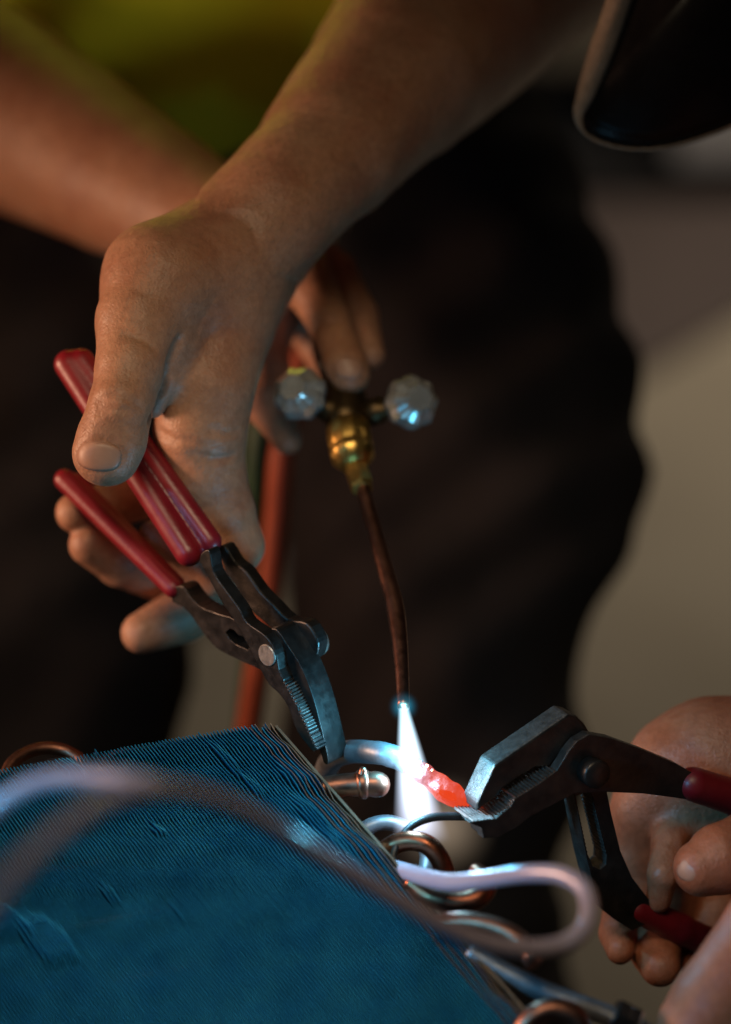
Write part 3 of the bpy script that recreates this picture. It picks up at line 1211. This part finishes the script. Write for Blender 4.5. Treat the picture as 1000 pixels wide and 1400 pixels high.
def fin(i):
    t0 = i * PITCH_F
    base_j = random.uniform(-0.28, 0.28) - (1.6 * random.random() if random.random() < 0.06 else 0)
    if i < 7:
        base_j += (7 - i) * 0.25 * random.random() + (0.9 if i % 3 == 0 else 0)
    near = math.exp(-i / 6.0)
    ph = i * 0.10
    nst = 46
    verts, faces, fm = [], [], []
    st = np.concatenate((np.linspace(0, 60, 22), np.linspace(64, LEN, nst - 22)))
    th = 0.13
    for k, s in enumerate(st):
        d = 0.16 * math.sin(s * 0.42 + ph) + 0.10 * math.sin(s * 0.9 + ph * 3.1) + 0.22 * math.sin(s * 0.06 + i * 0.05)
        d += near * (0.75 * math.sin(s * 0.16 + 0.6 + i * 0.25) + 0.4 * math.sin(s * 0.37 + i * 0.4)) * min(1, s / 10)
        d += random.uniform(-0.05, 0.05)
        drop = random.uniform(-0.05, 0.05) + near * 0.6 * abs(math.sin(s * 0.2 + i))
        for (fs, ft, rx, ry, am) in folds_:
            u = ((s - fs) / rx) ** 2 + ((t0 - ft) / ry) ** 2
            if u < 1:
                wgt = min(1.0, (1 - u) * 2.2)
                d -= am * wgt
                drop += am * 0.34 * wgt
        s2 = s + (base_j if k < 3 else 0)
        for (hh, ww) in ((0.0 - drop, th), (-3.5, th), (-24.0, th)):
            dd = d if hh > -1.9 - drop else (d * 0.35 if hh > -10 else 0)
            for sg in (1, -1):
                p = CO + ef * s2 + et * (t0 + dd + sg * ww) + nn * hh
                verts.append(vw(*p))
    for k in range(len(st) - 1):
        a, b = k * 6, (k + 1) * 6
        faces.append((a, a + 1, b + 1, b)); fm.append(1)
        for r_ in (0, 2):
            faces.append((a + r_, b + r_, b + r_ + 2, a + r_ + 2)); fm.append(0)
            faces.append((a + r_ + 1, a + r_ + 3, b + r_ + 3, b + r_ + 1)); fm.append(0)
    for e in (0, (len(st) - 1) * 6):
        for r_ in (0, 2):
            faces.append((e + r_, e + r_ + 1, e + r_ + 3, e + r_ + 2)); fm.append(1)
    return build('fin', verts, faces, None, coil, False, [FINBROWN if i < 1 else FIN, FINBROWN if (i < 3 or i in (4, 6)) else FINEDGE], fm)


for i in range(NF):
    fin(i)
# end plate behind the last fins
pv = []
for s, hh in ((1.5, -1.2), (LEN, -1.2), (LEN, -26), (1.5, -26)):
    for tt in (-0.9, -1.8):
        pv.append(vw(*(CO + ef * s + et * tt + nn * hh)))
build('end_plate', pv, [(0, 2, 4, 6), (7, 5, 3, 1), (0, 1, 3, 2), (2, 3, 5, 4), (4, 5, 7, 6), (6, 7, 1, 0)], FINBROWN, coil, False)


def coil_pt(s, t, h):
    v = CO + ef * s + et * t + nn * h
    D = v[1]
    sc = s_at(D)
    return (500 + v[0] / sc, 700 - v[2] / sc, D)


# straight tubes inside the fins
for s in (14, 38, 62, 86, 110, 134, 158, 182):
    a, b = CO + ef * s - et * 3 - nn * 14, CO + ef * s + et * (NF * PITCH_F + 3) - nn * 14
    lathe('coil_tube', a, b, [(0, 3.6), (1, 3.6)], COPPER, coil, 14)
# capped stub
st_ = empty('tube_stub', Vector((0, 0, 0)), None, None)
st_.parent = coil
st_.location = P(500, 1075, -8) - coil.location
tube('stub_tube', [(440, 1078, -8, 16), (470, 1074, -8, 16.5), (500, 1072, -9, 17), (515, 1072.5, -9, 18), (524, 1074, -9, 16), (530, 1075, -9, 11), (533, 1075.5, -9, 4)], DCOPPER, st_, 24, 8)
tube('collar', [(489, 1073, -9, 18), (493, 1072.5, -9, 20.5), (500, 1072, -9, 20.5), (504, 1072, -9, 18)], DCOPPER, st_, 24, 4)
tube('nib', [(496, 1060, -11, 7), (497, 1052, -11, 5.5), (498, 1049, -11, 3)], DCOPPER, st_, 14, 4)
# return bends
tube('return_bend', [(486, 1150, 2, 11), (505, 1130, 2, 11), (535, 1125, 2, 11), (566, 1140, 2, 11), (584, 1168, 0, 11), (580, 1200, -4, 11)], ALU, coil, 18, 8)
tube('return_bend', [(500, 1195, -14, 13), (522, 1166, -18, 13.5), (554, 1150, -20, 14), (586, 1156, -22, 14), (606, 1184, -22, 14), (612, 1225, -20, 14), (606, 1275, -16, 14)], COPPER, coil, 18, 8)
tube('return_bend', [(560, 1205, -34, 14), (590, 1226, -38, 15), (628, 1234, -40, 15.5), (656, 1226, -40, 15), (666, 1206, -36, 14), (650, 1190, -30, 12)], COPPER, coil, 18, 8)
tube('return_bend', [(596, 1262, -52, 13), (640, 1260, -56, 14), (684, 1270, -60, 14), (716, 1290, -64, 14), (730, 1316, -70, 13)], DCOPPER, coil, 18, 8)
tube('return_bend', [(700, 1440, -66, 14), (722, 1398, -66, 16), (752, 1380, -66, 16), (788, 1392, -66, 16), (806, 1440, -66, 16)], DCOPPER, coil, 18, 8)
tube('header_pipe', [(640, 1300, -48, 14), (690, 1330, -50, 15), (760, 1362, -52, 15), (840, 1392, -54, 15), (940, 1440, -56, 15)], ALU, coil, 18, 8)
a, b = vp(838, 1384, -62), vp(872, 1402, -62)
lathe('pipe_nut', a, b, [(0, 4.5), (0.1, 5.2), (0.45, 5.2), (0.5, 4.2), (0.55, 5.2), (0.9, 5.2), (1, 4.5)], CHROME, coil, 6, False)
# loop of tube behind the far edge
tube('return_bend', [(2, 1075, 12, 9), (18, 1042, 18, 9), (52, 1024, 24, 9), (88, 1026, 26, 9), (118, 1046, 22, 9), (130, 1075, 14, 9)], DCOPPER, coil, 16, 8)

# ================================================================== thin tubing in front of the coil
t1 = tube('capillary_tube', [(488, 1168, 4, 10.4), (520, 1180, -14, 11.2), (552, 1191, -30, 12.0), (610, 1206, -54, 12.8), (660, 1203, -70, 12.8), (715, 1195, -86, 12.8), (765, 1196, -98, 12.8), (797, 1213, -106, 12.8), (806, 1243, -112, 12.8), (795, 1275, -118, 12.8),
                             (760, 1294, -124, 12.8), (700, 1296, -134, 12.8), (630, 1277, -146, 12.8), (540, 1230, -162, 13.2), (430, 1165, -184, 12.8), (330, 1106, -210, 12.8), (235, 1080, -236, 13.2), (150, 1092, -258, 13.6), (70, 1145, -276, 14.4), (0, 1215, -290, 15.2), (-80, 1320, -300, 15.2)],
          PINKTUBE, None, 20, 8)
tag(t1, 'pinkish metal tube making a long hairpin loop in front of the blue fins', 'tube')
t2 = tube('capillary_tube', [(-90, 1180, -190, 15), (0, 1100, -190, 15), (60, 1070, -196, 15), (120, 1064, -206, 15), (190, 1070, -220, 14), (250, 1084, -230, 12)], PINKTUBE, None, 18, 8)
tag(t2, 'short purple tinted tube curving over the coil\'s far edge', 'tube')

wr = tube('black_wire', [(537, 1190, -24, 5), (541, 1160, -22, 5.2), (560, 1132, -18, 5.6), (590, 1118, -14, 6), (630, 1116, -10, 6.2), (665, 1117, -7, 6.2), (688, 1112, -4, 6), (712, 1100, 0, 5)], WIRE, None, 12, 8)
tag(wr, 'thin black wire arching from copper bend into the gripping plier jaws', 'wire')

# ================================================================== hoses
h1 = tube('gas_hose', [(430, 430, 200, 17), (402, 540, 196, 17), (386, 620, 196, 17.5), (378, 720, 205, 17.5), (366, 830, 215, 17.5), (350, 930, 225, 17.5), (334, 1030, 240, 17.5), (300, 1180, 270, 17), (250, 1400, 330, 16), (150, 1700, 480, 14)], RUBBER_R, None, 18, 8)
tag(h1, 'blurred red rubber gas hose hanging down behind the pliers', 'hose')
h2 = tube('gas_hose', [(400, 430, 214, 16), (366, 540, 214, 16), (352, 620, 216, 16), (350, 720, 228, 16), (350, 830, 240, 16), (342, 930, 252, 16), (330, 1030, 268, 16), (300, 1180, 300, 15), (240, 1400, 360, 14), (130, 1700, 500, 13)], RUBBER_G, None, 18, 8)
tag(h2, 'dark green rubber gas hose beside the red one, behind the wrist', 'hose')

# ================================================================== second worker's pliers
PB = Plane(vp(816, 1060, -2), (-0.40, 0.88, 0.22))


def z3(pts):
    return [(620 + x / 3.846, 950 + y / 3.846) for x, y in pts]


def z6(pts):
    return [(600 + x / 2.5, 940 + y / 2.5) for x, y in pts]


plB = empty('water_pump_pliers', P(660, 1140, -2), 'black water pump pliers with dark red grips clamping the hot pipe end', 'pliers')
tooth_row('tooth_row', z3([(100, 668), (225, 652), (300, 588), (322, 548), (450, 468), (545, 398)]), 1.15, PB, -4.3, 9.4, 0.55, STEEL, plB)
tooth_row('tooth_row', z6([(530, 378), (578, 575)]), 1.3, PB, 1.6, 9.8, 0.7, STEEL, plB)
upjaw = z3([(218, 368), (605, 100), (650, 112), (690, 150), (718, 195), (700, 240), (620, 280), (555, 335), (500, 385), (440, 380), (360, 425), (262, 495), (225, 545), (170, 575), (128, 618), (126, 568)])
plate('jaw', upjaw, PB, 0.5, 10.5, BLACK, plB, 0.9, side=DSTEEL)
lowarm = z3([(150, 700), (85, 672), (100, 668), (225, 652), (300, 588), (322, 548), (450, 468), (545, 398), (575, 350), (605, 300), (650, 245), (715, 208), (830, 228), (1000, 290), (1180, 365), (1310, 440), (1290, 560), (1150, 540), (1000, 520), (800, 512), (640, 520), (540, 572), (410, 640), (330, 702), (240, 750), (160, 756)])
plate('jaw_arm', lowarm, PB, -4.5, 4.6, BLACK, plB, 0.5, side=DSTEEL)
lowarm_b = z3([(150, 700), (87, 674), (100, 670), (225, 654), (300, 590), (322, 550), (450, 470), (530, 430), (560, 470), (540, 560), (410, 636), (330, 698), (240, 745), (160, 750)])
plate('lower_jaw', lowarm_b, PB, 0.3, 9.5, BLACK, plB, 0.5, side=DSTEEL)
slotarm = z6([(456, 330), (570, 330), (590, 430), (622, 560), (662, 650), (722, 728), (760, 790), (660, 830), (600, 792), (556, 756), (536, 700), (505, 580)])
slot2 = z6([(470, 372)]) + z6([(515, 352)]) + saw(*z6([(528, 380), (574, 570)]), 14, 1.1) + z6([(572, 605), (552, 622), (528, 612)]) + saw(*z6([(512, 575), (474, 395)]), 13, -0.8)
plate('slotted_arm', slotarm, PB, 1.2, 9.0, BLACK, plB, 0.4, hole=slot2, side=DSTEEL)
pa = PB.hit(818, 1060, -10.5)
lathe('rivet', pa, pa + PB.e * 7, [(0, 4.3), (0.08, 4.8), (0.5, 4.8), (0.55, 4.5), (1, 4.5)], BLACK, plB, 28, True)
G = Solid()
q0, q1_ = on(PB, 948, 1072, -2.5), on(PB, 1090, 1132, -2.5)
G.chain([(*q0, 24), (1010, 1092, (q0[2] + q1_[2]) / 2, 25), (*q1_, 24)], 3)
v, q = G.mesh(0.8)
build_np('grip', v, q, REDDARK, plB)
G = Solid()
q0, q1_ = on(PB, 870, 1242, 5), on(PB, 1060, 1330, 5)
G.chain([(*q0, 20), (930, 1270, q0[2] * 0.7 + q1_[2] * 0.3, 21), (*q1_, 20)], 3)
v, q = G.mesh(0.8)
build_np('grip', v, q, REDDARK, plB)

# second worker: the hand that closes on the pliers, wrist and forearm leaving to the right
S7 = Solid()
S7.chain([(1700, 900, 90, 190), (1380, 1010, 70, 165), (1180, 1060, 55, 135)], 14)
S7.chain([(1180, 1060, 55, 120), (1060, 1050, 45, 92), (965, 1042, 42, 80), (930, 1050, 44, 66)], 14)
S7.chain([(1000, 1050, 46, 80), (940, 1100, 46, 78), (900, 1140, 50, 56)], 14)
S7.chain([(930, 1050, 44, 60), (885, 1110, 46, 50), (868, 1160, 48, 36)], 8)
S7.chain([(1120, 1130, 10, 80), (1040, 1160, -6, 58), (985, 1175, -14, 46), (958, 1188, -16, 38)], 5)
S7.chain([(940, 1090, 58, 70), (905, 1170, 58, 58), (900, 1225, 56, 50)], 12)
S7.chain([(940, 1100, 40, 34), (914, 1150, 26, 24), (906, 1195, 18, 22), (900, 1232, 22, 18)], 3)
S7.chain([(890, 1190, 58, 40), (856, 1232, 48, 29), (844, 1275, 36, 25), (848, 1300, 26, 22)], 3)
S7.chain([(925, 1200, 60, 46), (902, 1262, 50, 37), (896, 1300, 36, 34), (902, 1322, 26, 29)], 3)
S7.chain([(985, 1230, 62, 46), (968, 1290, 52, 36), (962, 1322, 42, 32)], 3)
crease(S7, [(828, 1262), (846, 1268), (864, 1264)], 1.6, 2, -60, 120)
crease(S7, [(872, 1290), (898, 1298), (922, 1292)], 1.6, 2, -60, 120)
crease(S7, [(925, 1160), (945, 1150), (970, 1148)], 1.8, d0=-80, d1=120)
V7, Q7 = S7.mesh(1.2, hand_noise)
S8 = Solid()
S8.chain([(1500, 900, -40, 150), (1240, 1050, -52, 110), (1150, 1150, -58, 84), (1058, 1280, -60, 71), (985, 1376, -60, 66), (962, 1408, -60, 62)], 10)
S8.chain([(1180, 1200, -50, 90), (1100, 1420, -40, 90), (1010, 1500, -40, 60)], 10)
V8, Q8 = S8.mesh(1.5, hand_noise)
p2 = build_np('person', np.vstack((V7, V8)), np.vstack((Q7, Q8 + len(V7))), SKIN2)
tag(p2, 'person reaching in with bare hands, one gripping the dark red handled pliers', 'person')
fingernail(S7, 944, 1186, 20, 17, R(-60), -90, 60, NAIL, p2, 0.25)

# ================================================================== visor hanging in from above
vis = empty('welding_visor', P(860, 205, 70), 'dark glossy curved visor with brown padded rim hanging into the scene', 'visor')
out = catmull([(884, -130), (850, -10), (822, 70), (800, 130), (791, 158), (800, 182), (828, 197), (868, 204), (912, 201), (960, 188), (1010, 168), (1070, 130), (1140, 60), (1200, -130)], 6)
cx, cy = 990.0, -60.0
verts, faces = [], []
M_ = len(out)
RINGS = 10
for r_ in range(RINGS + 1):
    f = r_ / RINGS
    for x, y in out:
        xx, yy = x + (cx - x) * f * 0.98, y + (cy - y) * f * 0.98
        verts.append(P(xx, yy, 80 - 22 * math.sin(f * math.pi / 2)))
for r_ in range(RINGS):
    for k in range(M_ - 1):
        a = r_ * M_ + k
        faces.append((a, a + 1, a + M_ + 1, a + M_))
o = build('visor_shell', verts, faces, VISOR, vis)
md = o.modifiers.new('thickness', 'SOLIDIFY')
md.thickness = 0.003
md.offset = 0
rp = []
for k, (x, y) in enumerate(out):
    f = k / (M_ - 1)
    rp.append((x, y, 74, 17 - 15 * min(1, max(0, (f - 0.16) / 0.22))))
tube('rim', rp[::2], RIM, vis, 14, 3)

print('tris', sum(len(o.data.polygons) for o in bpy.data.objects if o.type == 'MESH'))
